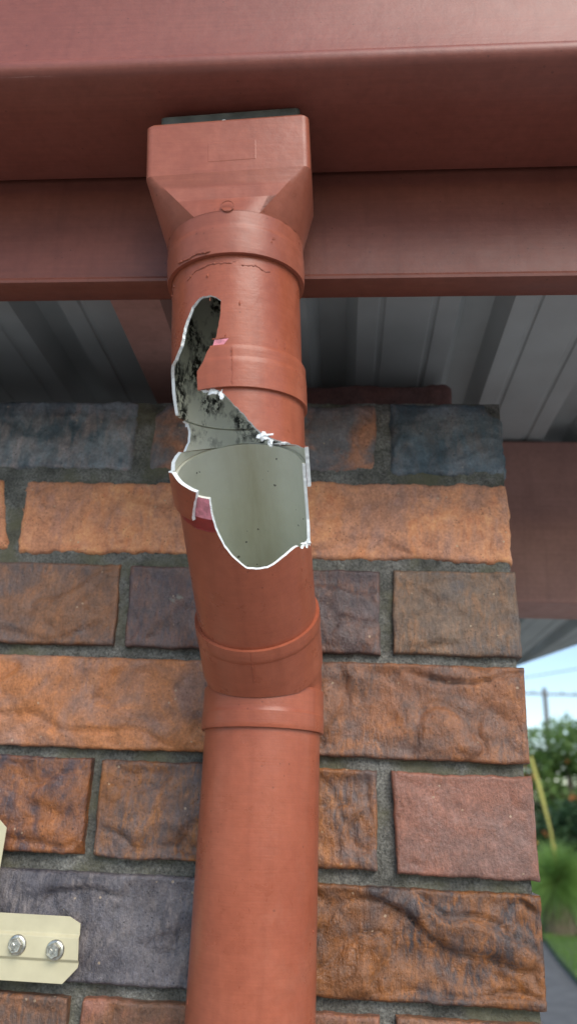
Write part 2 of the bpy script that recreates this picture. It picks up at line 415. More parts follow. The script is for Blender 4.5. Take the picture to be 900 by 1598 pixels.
# base colours (linear)
BLUE, BLUE2 = (.062, .088, .105), (.105, .105, .118)
SAL, SAL2 = (.66, .315, .175), (.56, .27, .16)
PUR, PUR2 = (.082, .062, .064), (.125, .092, .088)
BRN, BRN2 = (.155, .088, .060), (.205, .110, .068)
ORA, ORA2 = (.44, .195, .098), (.40, .165, .070)
GREY, GREY2 = (.105, .096, .105), (.15, .14, .15)
RUST = (.235, .115, .085)
bm_ = {}
def BM(key, *a, **k):
    if key not in bm_: bm_[key] = brick_mat(len(bm_), *a, **k)
    return bm_[key]
R3 = lambda *q: q
HERO = [
 # quad (x0t,x1t,x1b,x0b,zt,zb), depth, material, dict
 ((-597,-368,-367,-597, 4,-72), 104, BM('A1', BLUE, (.20,.225,.24), (.40,.31,.28), streak=.5, glaze=.6, fine=.5, lime=.2), dict(edge_r=5, ragged=1.6, amp=2.4)),
 ((-351,-126,-126,-352, 2,-73), 104, BM('A2', (.42,.21,.135), (.17,.165,.17), (.28,.18,.14), streak=.5, glaze=.65, fine=.5), dict(edge_r=7, ragged=2.0, amp=2.4, chips=((-351,2,13,9),))),
 ((-113,-3,-4,-114, 4,-74), 220, BM('A3', BLUE, (.165,.195,.215), (.30,.18,.12), streak=.25, glaze=.6, fine=.5), dict(edge_r=7, ragged=2.2, amp=2.2, chips=((-2,5,20,22),))),
 ((-712,-495,-477,-712,-85,-157), 104, BM('B0', SAL2, SAL, (.25,.13,.09), streak=.3, glaze=.8, fine=.6), dict(edge_r=4, ragged=2.0)),
 ((-470,-246,-246,-467,-86,-160), 104, BM('B1', SAL, (.50,.245,.15), (.33,.20,.17), streak=.55, glaze=.8, fine=.5, flecks=.7), dict(edge_r=4.5, ragged=2.2, amp=1.8, crease=3.0)),
 ((-236,-5,-4,-236,-84,-161), 104, BM('B2', (.64,.31,.175), (.47,.245,.16), (.30,.20,.175), streak=.6, glaze=.8, fine=.5, flecks=.7), dict(edge_r=4, ragged=2.0, amp=1.8, crease=3.0)),
 ((-597,-365,-362,-597,-171,-247), 104, BM('C1', BRN2, (.115,.085,.076), (.30,.135,.065), streak=.6, glaze=.5, lime=.8), dict()),
 ((-355,-124,-123,-352,-172,-248), 104, BM('C2', PUR, (.115,.085,.080), (.30,.125,.055), streak=.32, glaze=.48, lime=.6), dict(amp=3.3, crease=4.2)),
 ((-112,-3,-2,-112,-171,-247), 220, BM('C3', (.165,.12,.09), (.115,.098,.09), (.27,.15,.085), streak=.75, glaze=.6), dict(amp=2.2)),
 ((-716,-486,-486,-716,-258,-335), 104, BM('D0', ORA, BRN2, RUST, streak=.4), dict()),
 ((-476,-246,-246,-476,-258,-336), 104, BM('D1', ORA, (.30,.175,.13), (.46,.21,.10), streak=.45, glaze=.55, lime=.5), dict(amp=2.6, crease=3.0)),
 ((-236,-1,-2,-236,-256,-335), 104, BM('D2', (.135,.085,.068), (.235,.112,.066), (.34,.145,.062), streak=.6, glaze=.48), dict(amp=3.3, crease=4.2)),
 ((-597,-368,-367,-597,-344,-419), 104, BM('E1', (.075,.058,.065), (.25,.105,.050), (.34,.14,.06), streak=.6, glaze=.45), dict(amp=2.6, chips=((-366,-420,9,7),))),
 ((-359,-127,-127,-357,-344.5,-420), 104, BM('E2', (.26,.115,.055), (.12,.088,.08), (.36,.155,.055), streak=.7, glaze=.48), dict(amp=2.8, crease=3.2)),
 ((-114,-1,-1,-111,-345,-422), 220, BM('E3', RUST, (.195,.115,.095), (.27,.12,.075), streak=.4, glaze=.5), dict(amp=1.1, crease=.8)),
 ((-476,-246,-246,-474,-431.5,-509), 104, BM('F1', (.066,.062,.072), (.13,.122,.132), (.23,.20,.19), streak=.7, glaze=.42), dict(amp=2.6, crease=3.0)),
 ((-236,-1,-3,-236,-431,-508), 104, BM('F2', (.175,.082,.042), (.060,.048,.047), (.27,.112,.042), streak=.75, glaze=.45), dict(amp=3.8, crease=5.0)),
 ((-597,-362,-363,-597,-518.5,-594), 104, BM('G1', (.20,.095,.05), (.11,.078,.065), (.30,.13,.06), streak=.6), dict(amp=2.4)),
 ((-351,-125,-125,-350,-518,-594), 104, BM('G2', RUST, BRN, (.34,.15,.07), streak=.5), dict(amp=2.0)),
 ((-113,-4,-4,-113,-517,-594), 220, BM('G3', BRN2, PUR, ORA, streak=.5), dict(amp=2.0)),
]
for k, (q, dp, mt, kw) in enumerate(HERO): add_brick(q, dp, k+1, mt, **kw)
# second leaf: one darker brick standing on it behind the top course
add_brick((-262,-33,-33,-262, 95, 18), 100, 41, BM('T', (.19,.095,.085), (.15,.085,.08), (.23,.12,.10), streak=.3, glaze=.8), step=5, edge_r=7, ragged=2.0, yoff=.0+116)
# the wall carries on to the left and down to the ground: plainer bricks that share eight meshes
proto = {}
rb = random.Random(11)
keys = list(bm_.keys())[:-1]
def plain_brick(w, x0, z_top, ykind):
    kk = (w, rb.randrange(4))
    if kk not in proto:
        P, F, nf = brick_mesh((-w/2, w/2, w/2, -w/2, 38, -38), 104, 60+len(proto), 11, 2.0, 2.4, 3, 1.2)
        me = bpy.data.meshes.new('brick'); me.from_pydata([(x/1000, y/1000, z/1000) for x, y, z in P], [], F)
        me.polygons.foreach_set('use_smooth', [i < nf for i in range(len(F))])
        me.materials.append(bm_[keys[0]]); proto[kk] = me
    o = bpy.data.objects.new('brick', proto[kk]); col.objects.link(o); o.parent = wall
    o.location = W(x0+w/2, 0, z_top-38) - wall.location
    o.material_slots[0].link = 'OBJECT'; o.material_slots[0].material = bm_[keys[rb.randrange(len(keys))]]
    return o
for row in range(0, 23):
    zt_ = -86.2*row - 1
    if row % 2 == 0: xs = [(-115+2, 111)] + [(-355-240*k+2, 228) for k in range(0, 6)]
    else: xs = [(-236-240*k, 230) for k in range(0, 7)]
    for x0, w in xs:
        if row <= 6 and x0+w > -600: continue
        if row <= 5 and row % 2 == 1 and x0+w > -700+200: continue
        if x0 < -1700 or zt_-76 < -1990: continue
        plain_brick(w, x0, zt_, 0)
# end bricks of the return behind each stretcher course
for row in range(1, 23, 2):
    me_q = (-113, -2, -2, -113, -86.2*row-1, -86.2*row-77)
    add_brick(me_q, 104, 90+row, bm_[keys[row % len(keys)]], step=14, yoff=116)
# mortar: raked joints, recessed face with its own relief
def mortar_y(x, z):
    n_ = noise.noise(Vector((x*.05, z*.05, 3.3)))*.8 + noise.noise(Vector((x*.16, z*.16, 5.1)))*.7 + noise.noise(Vector((x*.45, z*.45, 7.7)))*.35
    t = min(1, max(0, (-z-150)/160.0))
    return max(2.4, 3.2 + 6.0*t + n_*(3.4-1.6*t))
g = MB()
xs = [-1700, -1400, -1100, -850] + [-620+3.1*i for i in range(199)] + [-6.0]; zs = [4-3.1*i for i in range(198)] + [-640, -900, -1200, -1600, -1992]
P = [W(x, mortar_y(x, z) if -640 < z else 9, z if z < 3 else z-1) for z in zs for x in xs]
nw = len(xs); F = [(j*nw+i, (j+1)*nw+i, (j+1)*nw+i+1, j*nw+i+1) for j in range(len(zs)-1) for i in range(nw-1)]
g.add(P, F, 0, True)
b0 = [W(x, 210, zs[0]-1) for x in xs]
g.add([P[i] for i in range(nw)] + b0, [(i, i+1, nw+i+1, nw+i) for i in range(nw-1)])
g.add([W(-6, mortar_y(-6, zs[j]) if zs[j] > -640 else 7, zs[j] if zs[j] < 3 else zs[j]-1) for j in range(len(zs))] + [W(-6, 210, z if z < 3 else z-1) for z in zs],
      [(j, j+1, len(zs)+j+1, len(zs)+j) for j in range(len(zs)-1)])
g.add([W(-1700, 210, -1992), W(-6, 210, -1992), W(-6, 210, 3), W(-1700, 210, 3)], [(0, 1, 2, 3)][::-1])
g.build('mortar', M['mortar'], wall)

# ------------------------------------------------------------------ roof edge: gutter, fascia
GX0, GX1 = -3.2, 0.99
def extrude_profile(prof, x0, x1, n=40, closed=True, smooth=False, drop=0.0):
    mb = MB(); k = len(prof); P = []
    for i in range(n+1):
        x = x0+(x1-x0)*i/n
        for (y, z) in prof:
            P.append(Vector((x, y/1000, z/1000+Z0+drop*(x+.2))))
    F = []
    for i in range(n):
        for j in range(k if closed else k-1):
            a = i*k+j; b = i*k+(j+1) % k
            F.append((a, b, b+k, a+k))
    mb.add(P, F, 0, smooth)
    if closed:
        mb.add(P[:k], [tuple(range(k))]); mb.add(P[-k:], [tuple(range(k))[::-1]])
    return mb
gut = empty('roof_gutter', W(-235, -245, 90))
tag(gut, 'red-brown painted metal gutter with rolled lower edge running across the top', 'gutter')
# outer profile from the back top, down, forward along the bottom, rolled bead, up the face
bead = [(-294-8.0*math.sin(a), 97.0-8.0*math.cos(a)) for a in [math.radians(d) for d in range(0, 181, 15)]]
outer = [(-204, 210), (-201, 150), (-199.5, 99), (-202, 95.6), (-206, 94.7), (-230, 92), (-262, 88.6), (-288, 87.6)] + bead + \
        [(-292.5, 107), (-291.8, 112), (-293, 140), (-296, 180), (-299, 196), (-304, 201), (-310, 203)]
inner = [(-310, 201.5), (-304.5, 199.5), (-298, 195), (-294.6, 180), (-291.4, 140), (-290, 108), (-288, 92), (-262, 90.4), (-230, 93.8), (-206, 96.5), (-203, 100), (-203, 150), (-205.5, 210)]
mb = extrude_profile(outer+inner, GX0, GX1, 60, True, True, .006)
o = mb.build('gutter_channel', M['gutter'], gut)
for p_ in o.data.polygons: p_.use_smooth = True
if hasattr(o.data, 'set_sharp_from_angle'): o.data.set_sharp_from_angle(angle=math.radians(32))
fas = empty('fascia_board', W(-235, -190, 0))
tag(fas, 'red-brown painted fascia with small bottom lip behind the gutter', 'fascia')
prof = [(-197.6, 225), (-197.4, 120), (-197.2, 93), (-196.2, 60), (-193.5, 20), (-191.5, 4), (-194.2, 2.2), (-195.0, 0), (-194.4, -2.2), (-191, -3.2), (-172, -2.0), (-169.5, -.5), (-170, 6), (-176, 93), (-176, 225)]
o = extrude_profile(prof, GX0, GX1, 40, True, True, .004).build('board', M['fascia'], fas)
if hasattr(o.data, 'set_sharp_from_angle'): o.data.set_sharp_from_angle(angle=math.radians(30))

# carport roof: ribbed sheets with an oblique right edge
roof = empty('carport_roof', W(-500, 600, 110))
tag(roof, 'grey ribbed metal roof sheets seen from below behind the fascia', 'roof')
def roof_edge(y): return 1.0 - .247*(y+.158)
ribs = [-.015-.158*k for k in range(-8, 32)]
def sheet_profile(xa, xb):
    pts = [(xa, 0)]
    for xr in sorted(ribs):
        if xr-.03 <= xa or xr+.03 >= xb: continue
        pts += [(xr-.056, 0), (xr-.054, .0022), (xr-.050, .0022), (xr-.048, 0), (xr-.027, 0), (xr-.015, .026), (xr+.015, .026), (xr+.027, 0), (xr+.048, 0), (xr+.050, .0022), (xr+.054, .0022), (xr+.056, 0)]
    pts.append((xb, 0)); return pts
YB = 5.0  # roof stretched back out of view to cut skylight under the sheets
bounds = [-1.9, -1.279+.02, -.647+.02, -.015+.10, .617+.02, 1.0]
bounds = [-4.992, -4.202, -3.412, -2.622, -1.832, -1.358, -.726, -.252, .222, .696, 1.0]  # unseen sheets added far left to darken the roof underside
for k in range(len(bounds)-1):
    xa, xb = bounds[k], bounds[k+1]
    lift = (k % 2)*.0012
    pf = sheet_profile(xa-.004, xb+.004); mb = MB(); P = []; n = len(pf)
    ys = [-.168+(YB+.168)*i/12 for i in range(13)]
    for th in (0, .0008):
        for y in ys:
            for (x, z) in pf:
                P.append((min(x, roof_edge(y)), y, Z0+.110+z+lift+th))
    F = []
    for t in range(2):
        for i in range(12):
            for j in range(n-1):
                a = t*13*n+i*n+j; F.append((a, a+1, a+n+1, a+n) if t else (a, a+n, a+n+1, a+1))
    mb.add(P, F); mb.build('roof_sheet', M['sheet'], roof)
rf = empty('roof_rafter', W(-380, 60, 105))
mb = MB(); mb.box(W(-383, -168, 68), W(-335, 4980, 109))
mb.build('timber', M['timber'], rf); tag(rf, 'red-brown painted rafter under the roof sheets, left of the downpipe', 'rafter')
bmn = empty('roof_beam', W(100, 330, -122))
tag(bmn, 'red-brown painted timber beam to the right behind the wall corner', 'beam')
mb = MB(); mb.box(W(-4900, 284, -122), W(884, 378, 107)); o = mb.build('timber', M['timber'], bmn)
bv = o.modifiers.new('bevel', 'BEVEL'); bv.width = .004; bv.segments = 2

# ------------------------------------------------------------------ the broken downpipe
B1 = Vector((-229, -204, -152)); B2 = Vector((-218.5, -50, -280))
U = Vector((-.055, -.16, 1)).normalized(); S = (B1-B2).normalized(); LS = (B1-B2).length
D = Vector((-.010, 0, 1)).normalized()
def frame(a):
    e = (Vector((1, 0, 0))-a*a.x).normalized(); fr = e.cross(a)
    if fr.y > 0: fr = -fr
    return e, fr
def cyl(o, a, u, s, r):
    e, fr = frame(a); t = math.radians(u)
    return o + a*s + r*(math.sin(t)*e + math.cos(t)*fr)
def mitre_fn(o, a, b, r):           # where the generator at angle u meets the bisecting plane of axes a and b at o
    n = (a+b).normalized()
    e, fr = frame(a)
    def f(u):
        t = math.radians(u); v = r*(math.sin(t)*e+math.cos(t)*fr)
        return -(v.dot(n))/(a.dot(n))
    return f
def mm(p): return W(p.x, p.y, p.z)

pipe = empty('downpipe', W(-216, -50, -1992))
tag(pipe, 'broken terracotta-painted plastic downpipe with a jagged hole showing its grey inside', 'downpipe')

def roughen(poly, step, amp, seed):
    rr = random.Random(seed); out = []
    n = len(poly)
    for i in range(n):
        a, b = poly[i], poly[(i+1) % n]
        du = (b[0]-a[0])*.785; L = math.hypot(du, b[1]-a[1]); k = max(1, int(L/step))
        for j in range(k):
            t = j/k
            out.append((a[0]+(b[0]-a[0])*t + rr.gauss(0, amp)/.785, a[1]+(b[1]-a[1])*t + rr.gauss(0, amp)))
    return out
def sheet(o, a, r_out, r_in, s_lo, s_hi, hole=None, du=4.0, ds=4.0, extra_s=(), matfn=None, wob=0.0, end_mat=0):
    """a tube wall (outer and inner face, rims) about axis a through o between s_lo(u) and s_hi(u), with a hole cut out.
       hole polygon is in (degrees round, mm along). material slots: 0 outside, 1 inside, 2 torn edge, 3.. by matfn"""
    flo = s_lo if callable(s_lo) else (lambda u: s_lo); fhi = s_hi if callable(s_hi) else (lambda u: s_hi)
    K = .785                                     # degrees -> mm at r=45
    verts = []; edges = []
    us = [-180+du*i for i in range(int(360/du)+1)]
    lo_min = min(flo(u) for u in us); hi_max = max(fhi(u) for u in us)
    ss = [lo_min+(hi_max-lo_min)*i/max(2, int((hi_max-lo_min)/ds)) for i in range(max(2, int((hi_max-lo_min)/ds))+1)] + list(extra_s)
    def hdist(u, s):
        best = 1e9; n = len(hole)
        for i in range(n):
            ax, ay = hole[i][0]*K, hole[i][1]; bx, by = hole[(i+1) % n][0]*K, hole[(i+1) % n][1]
            px, py = u*K, s; dx, dy = bx-ax, by-ay; l = dx*dx+dy*dy
            t = 0 if l == 0 else max(0, min(1, ((px-ax)*dx+(py-ay)*dy)/l))
            best = min(best, (px-ax-t*dx)**2+(py-ay-t*dy)**2)
        return math.sqrt(best)
    lo_i = []; hi_i = []
    for u in us:
        lo_i.append(len(verts)); verts.append(Vector((u*K, flo(u)))); hi_i.append(len(verts)); verts.append(Vector((u*K, fhi(u))))
    for i in range(len(us)-1): edges += [(lo_i[i], lo_i[i+1]), (hi_i[i], hi_i[i+1])]
    for u in us:
        for s in ss:
            if s < flo(u)+1.0 or s > fhi(u)-1.0: continue
            if hole and (abs(u) != 180 and (inside(hole, u, s) or hdist(u, s) < 1.2)): continue
            verts.append(Vector((u*K, s)))
    if hole:
        b = len(verts); n = len(hole)
        for (u, s) in hole: verts.append(Vector((u*K, s)))
        for i in range(n): edges.append((b+i, b+(i+1) % n))
    vo, eo, fo, *_ = delaunay_2d_cdt(verts, edges, [], 0, 1e-5)
    tris = []
    for f in fo:
        cx = sum(vo[i].x for i in f)/3/K; cy = sum(vo[i].y for i in f)/3
        if hole and inside(hole, cx, cy): continue
        if cy < flo(cx)-.02 or cy > fhi(cx)+.02: continue
        tris.append(f)
    # merge the seam
    key = {}; idm = {}; pts = []
    for i, v in enumerate(vo):
        u = v.x/K
        if u > 179.99: u = -180.0
        k = (round(u, 2), round(v.y, 2))
        if k not in key: key[k] = len(pts); pts.append((u, v.y))
        idm[i] = key[k]
    ro = r_out if callable(r_out) else (lambda s: r_out); ri = r_in if callable(r_in) else (lambda s: r_in)
    mb = MB()
    def wv(u, s): return wob*noise.noise(Vector((math.sin(math.radians(u))*1.6, math.cos(math.radians(u))*1.6, s*.03)))
    PO = [mm(cyl(o, a, u, s, ro(s)+wv(u, s))) for u, s in pts]; PI = [mm(cyl(o, a, u, s, ri(s))) for u, s in pts]
    UV = [((u+180)/360, s/1000) for u, s in pts]; UVo = [((u+180)/360*.2827, s/1000) for u, s in pts]
    cnt = {}
    fo_, fi_ = {}, []
    for f in tris:
        t = tuple(idm[i] for i in f)
        if len(set(t)) < 3: continue
        cu = sum(vo[i].x for i in f)/3/K; cs = sum(vo[i].y for i in f)/3
        fo_.setdefault(matfn(cu, cs) if matfn else 0, []).append(t)
        fi_.append(t[::-1])
        for q in range(3):
            e = (t[q], t[(q+1) % 3]); kk = (min(e), max(e)); cnt.setdefault(kk, []).append(e)
    # orientation: make outside normals point outwards
    base = len(mb.v); mb.v += [tuple(p) for p in PO]
    flip = False
    t0 = next(iter(fo_.values()))[0]
    nrm = (PO[t0[1]]-PO[t0[0]]).cross(PO[t0[2]]-PO[t0[0]])
    cen = mm(cyl(o, a, 0, pts[t0[0]][1], 0))
    flip = nrm.dot(PO[t0[0]]-cen) < 0
    def seam(q, per):
        mx = max(x for x, _ in q)
        return [(x+per if mx-x > per*.5 else x, y) for x, y in q]
    def emit(b, t, mat, sm, uvs):
        mb.f.append(tuple(b+i for i in t)); mb.m.append(mat); mb.sm.append(sm); mb.uv.append(seam([uvs[i] for i in t], 1.0 if uvs is UV else .2827))
    for mi, fl in fo_.items():
        for t in fl: emit(base, t[::-1] if flip else t, mi, True, UVo)
    base = len(mb.v); mb.v += [tuple(p) for p in PI]
    for t in fi_: emit(base, t[::-1] if flip else t, 1, True, UV)
    for kk, es in cnt.items():
        if len(es) != 1: continue
        i, j = es[0]
        um, sm_ = (pts[i][0]+pts[j][0])/2, (pts[i][1]+pts[j][1])/2
        end = abs(pts[i][1]-flo(pts[i][0])) < .05 and abs(pts[j][1]-flo(pts[j][0])) < .05 or abs(pts[i][1]-fhi(pts[i][0])) < .05 and abs(pts[j][1]-fhi(pts[j][0])) < .05
        mb.add([PO[i], PO[j], PI[j], PI[i]], [(1, 0, 3, 2)] if not flip else [(0, 1, 2, 3)], end_mat if end else 2, False,
               [UVo[i], UVo[j], UVo[j], UVo[i]])
    return mb
def bev(r, lo, hi, b=.9):           # radius with small bevels at both ends
    def f(s):
        d = min(s-lo, hi-s); return r-(b-min(b, max(d, 0)))*.8
    return f

# ---- hole outline, measured round (deg) and along (mm) each straight run from the upper bend
HU = [(-4.6,87.6),(-5,86.0),(-6,74),(-9,62.6),(-13,54.3),(-20,43.4),(-24,39.7),(-24,30.1),(-13,27.8),(-5,24.5),(2,18.5),(12,9.8),(23,.2),(31,-4.2),(46,-5.5),(62,-4.5),(78,-3.0),(90,-1.5),
      (97,-30),(60,-60),(0,-60),(-113,-60),
      (-113,5),(-121,15.1),(-122,23.9),(-118.4,28.5),(-100.4,29.4),(-90.7,40.8),(-83,52.5),(-72,57.5),(-58,57.5),(-47,63.9),(-40,77.8),(-32,87.1),(-24,92.4),(-14,92.4)]
HC = [(-13,60),(-13.5,54.3),(-20,43.4),(-24,39.7),(-24,31),(-23,24),(-120,24),(-122,40),(-118,60)]
HC = roughen(HC, 2.4, .2, 6)
HU = roughen(HU, 2.2, .18, 5)
HS_pipe = [(97,40),(97,-20),(96,-37),(95,-57),(86,-71),(83,-74),(78,-69),(75,-71.5),(71.8,-70),(68.4,-66.3),(65,-67.8),(62.4,-66.2),(58.8,-62.6),(54,-62.0),(48.5,-62.5),(39.6,-64.4),(32.9,-66.4),(24.2,-68.4),(14.3,-67.6),(5.7,-65.9),(2,-62.8),(-2.1,-59.0),(-6.8,-54),(-10.6,-48.8),(-13.7,-42.7),(-16.6,-35.7),(-18.0,-29),(-18.6,-22.1),(-18.5,-9.6),(-28,-8.9),(-38,-7.7),(-49,-5.4),(-56,-2.5),(-72,-7),(-84,-10),(-84,40)]
HS_sock = [(98,60),(97,-60),(0,-70),(-30,-60),(-38,-36),(-33,-22),(-29,-14),(-27,-9.2),(-32,-8.4),(-38,-7.7),(-49,-5.4),(-56,-2.5),(-72,-7),(-90,-13),(-94,-8.6),(-112,-5.8),(-112,60)]
HS_pipe = roughen(HS_pipe, 2.2, .10, 8); HS_sock = roughen(HS_sock, 2.2, .16, 9)

PIPE, INM, INC, TORN = M['pipe'], M['in_mould'], M['in_clean'], M['torn']
# top pipe between the outlet and the upper elbow
sheet(B1, U, 45, 42.8, 30, 135, HU, wob=.18, end_mat=1).build('top_pipe', [PIPE, INM, TORN], pipe)
# upper elbow: mitred body, ring collar, lower socket
el = sheet(B1, U, 45.6, 43.4, mitre_fn(B1, U, S, 45.6), 29.0, HU, extra_s=(27.0,), wob=.15, end_mat=1).build('upper_elbow', [PIPE, INM, TORN], pipe)
sheet(B1, U, lambda s: 47.9 - (.35 if s > 47 else 0) - (.5 if s > 55.2 else 0), 45.15, 27.0, 55.7, HC, extra_s=(27.3, 28.4, 46.6, 47.4, 54.6, 55.3), wob=.1).build('ring_collar', [PIPE, INM, TORN], el)
sheet(B1, S, lambda s: 48.0 - (.4 if s < -31.7 else 0), 45.3, -32.0, mitre_fn(B1, S, U, 46.5), HS_sock, extra_s=(-31.6, -30.8), wob=.1).build('lower_socket', [PIPE, INC, TORN, M['galv']], el)
# pipe clip tab of bare socket left on the right
# offset pipe
def pm(u, s): return 0 if s < -38.5 else (4 if s < -29.5 else 3)
op = sheet(B1, S, 45, 42.8, -LS+30, -14.0, HS_pipe, extra_s=(-38.5, -29.5), matfn=pm, wob=.15, end_mat=1).build('offset_pipe', [PIPE, INC, TORN, M['pink'], M['darkred']], pipe)
# lower elbow
le = sheet(B2, D, 45.8, 43, -30, mitre_fn(B2, D, S, 45.8)).build('lower_elbow', [PIPE, INC, TORN], pipe)
sheet(B2, S, 45.8, 43, mitre_fn(B2, S, D, 45.8), 30).build('elbow_arm', [PIPE, INC, TORN], le)
RIM = LS-134.5
mf = mitre_fn(B2, S, D, 48.4)
sheet(B2, S, lambda s: (47.6 if s < RIM-11 else 48.0) - (.4 if s > RIM-.35 else 0), 45.1, lambda u: max(mf(u)+1.0, 18.0), RIM, extra_s=(RIM-.9, RIM-.3, RIM-10.6, RIM-11.4), wob=.12).build('upper_socket', [PIPE, PIPE, TORN], le)
sheet(B2, D, lambda s: (47.5 if s > -29.5 else 47.9) - (.4 if s < -41.65 else 0) - (.4 if s > -10.35 else 0), 45.1, -42, -10, extra_s=(-41.7, -41.0, -29.9, -29.1, -11, -10.3), wob=.1).build('lower_ring', [PIPE, PIPE, TORN], le)
sheet(B2, D, 45, 42.4, -1712, -28, ds=40, wob=.2).build('lower_pipe', [PIPE, INC, TORN], pipe)
# bare primer patch above the ring collar
mb = MB(); pp = [(-11.4, 58), (2, 58.6), (-2, 55.9), (-9, 55.8), (-14, 56)]
P = [mm(cyl(B1, U, u, s, 45.28)) for u, s in [(-12, 55.75), (-10.2, 60.4), (-6, 60.2), (1.5, 60.6), (-1, 58.2), (-3, 55.75)]]
mb.add(P, [tuple(range(len(P)))]); mb.build('primer_patch', M['pink'], pipe)
# lifted paint and mould seams
def ridge(axis, o, r, pts, rad, seed, mat, name='paint_ridge'):
    rr = random.Random(seed); P = []; R_ = []
    for (u0, s0), (u1, s1) in zip(pts, pts[1:]):
        n_ = max(2, int(math.hypot((u1-u0)*.8, s1-s0)/1.1))
        for i in range(n_):
            t = i/n_
            P.append(mm(cyl(o, axis, u0+(u1-u0)*t+rr.gauss(0, .25), s0+(s1-s0)*t+rr.gauss(0, .25), r-rad*350*rr.uniform(.2, 1.0)))); R_.append(rad*rr.uniform(.45, 1.25))
    if len(P) < 3: return
    R_[0] *= .3; R_[-1] *= .3
    mb = MB(); mb.tube(P, R_, 6); mb.build(name, mat, pipe)
ridge(U, B1, 45.1, [(-38, 108), (-30, 112), (-22, 113.5), (-12, 114.5), (2, 113.8), (10, 115)], .0007, 1, M['pop'])
ridge(U, B1, 45.1, [(-72, 106), (-66, 111), (-60, 115)], .0010, 2, M['pop'])
ridge(U, B1, 45.1, [(12, 112), (24, 113), (33, 110.5), (40, 111)], .0006, 3, M['pop'])
ridge(U, B1, 48.7, [(-45, 122), (-33, 121), (-24, 122), (-10, 121)], .0007, 4, M['pop'])
ridge(U, B1, 48.3, [(36, 130), (39, 134), (43, 133)], .0011, 5, M['pop'])
ridge(U, B1, 48.0, [(4, 28), (4.3, 40), (4, 55)], .00035, 6, PIPE, 'mould_seam')
ridge(U, B1, 45.2, [(-13, 61), (-6, 60.8), (3, 61.2)], .0006, 7, PIPE)
ridge(S, B2, 48.1, [(1, 66), (1.2, 50), (1, 36)], .00035, 8, PIPE, 'mould_seam')
ridge(S, B1, 45.1, [(-42, -39), (-32, -38.7), (-22, -38.6), (-14, -38.5)], .0005, 9, M['darkred'])
rdg = random.Random(77)
for k in range(26):          # runs, nibs and blisters in the brushed paint
    if k < 9: ax_, o_, s_ = U, B1, rdg.uniform(60, 116)
    elif k < 15: ax_, o_, s_ = S, B1, rdg.uniform(-130, -80)
    else: ax_, o_, s_ = D, B2, rdg.uniform(-250, -50)
    u0 = rdg.uniform(-70, 75); l = rdg.uniform(1.5, 7)
    if k < 9 and u0 < 5: u0 += 40
    ridge(ax_, o_, 45.05, [(u0, s_), (u0+rdg.uniform(-.8, .8), s_-l)], rdg.uniform(.0004, .0008), 100+k, PIPE)
# torn plastic burrs on the break
def burr(u, s, r, sx, sy, seed, axis=U):
    bmh = bmesh.new(); bmesh.ops.create_icosphere(bmh, subdivisions=2, radius=1)
    c = cyl(B1, axis, u, s, r); e, fr = frame(axis); q = Vector((seed, 0, 0))
    for v in bmh.verts:
        k = 1+.9*noise.noise(v.co*1.9+q)+.75*noise.noise(v.co*5+q)
        p = v.co*k
        v.co = mm(c + e*p.x*sx + axis*p.y*sy + fr*p.z*1.2) - abs_loc(pipe)
    me = bpy.data.meshes.new('torn_burr'); bmh.to_mesh(me); bmh.free(); me.materials.append(TORN)
    o = bpy.data.objects.new('torn_burr', me); col.objects.link(o); o.parent = pipe
for a_ in [(-18, 27.0, 45.0, 3.2, 1.5, 1), (-11, 25.4, 44.8, 3.8, 1.7, 2), (-5, 22.5, 44.8, 1.9, 2.6, 3), (29, -3.6, 45.2, 3.6, 2.6, 4), (35, -7.0, 44.8, 1.6, 2.6, 5), (47, -6.2, 45.0, 4.6, .8, 6)]: burr(*a_)
for a_ in [(79, -68.5, 44.2, 1.6, 1.6, 7), (71, -66.5, 44, 2.2, 1.0, 8)]: burr(*a_, axis=S)

# ---- outlet (rectangular head tapering to a round collar)
A0 = B1
def loc(x, f, s): 
    e, fr = frame(U); return mm(B1 + U*s + e*x + fr*f)
HW, FF, FB, ST, SB, SC0, SC1 = 56.5, 41.0, -19.0, 227.0, 181.0, 150.0, 119.5
rectang = lambda hw, ff, fb, rc, n=5: [(hw-rc+rc*math.cos(t)*1 if False else cx+rc*math.sin(t), cy+rc*math.cos(t)) for cx, cy, t0 in ((hw-rc, ff-rc, 0), (hw-rc, fb+rc, 90), (-hw+rc, fb+rc, 180), (-hw+rc, ff-rc, 270)) for t in [math.radians(t0+90*i/n) for i in range(n+1)]]
mb = MB()
def ring_faces(a, b, n): return [(a+i, b+i, b+(i+1) % n, a+(i+1) % n) for i in range(n)]
NC = 5
r_top = rectang(HW-2.0, FF-2.0, FB+2.0, 4.0, NC); r_t2 = rectang(HW, FF, FB, 5.0, NC); r_b = rectang(HW, FF, FB, 5.0, NC)
n = len(r_top)
P = [loc(x, f, ST) for x, f in r_top] + [loc(x, f, ST-2.5) for x, f in r_t2] + [loc(x, f, SB+4) for x, f in r_b] 
mb.add(P, ring_faces(0, n, n)+ring_faces(n, 2*n, n), 0, True)
mb.add([loc(x, f, ST) for x, f in r_top], [tuple(range(n))])
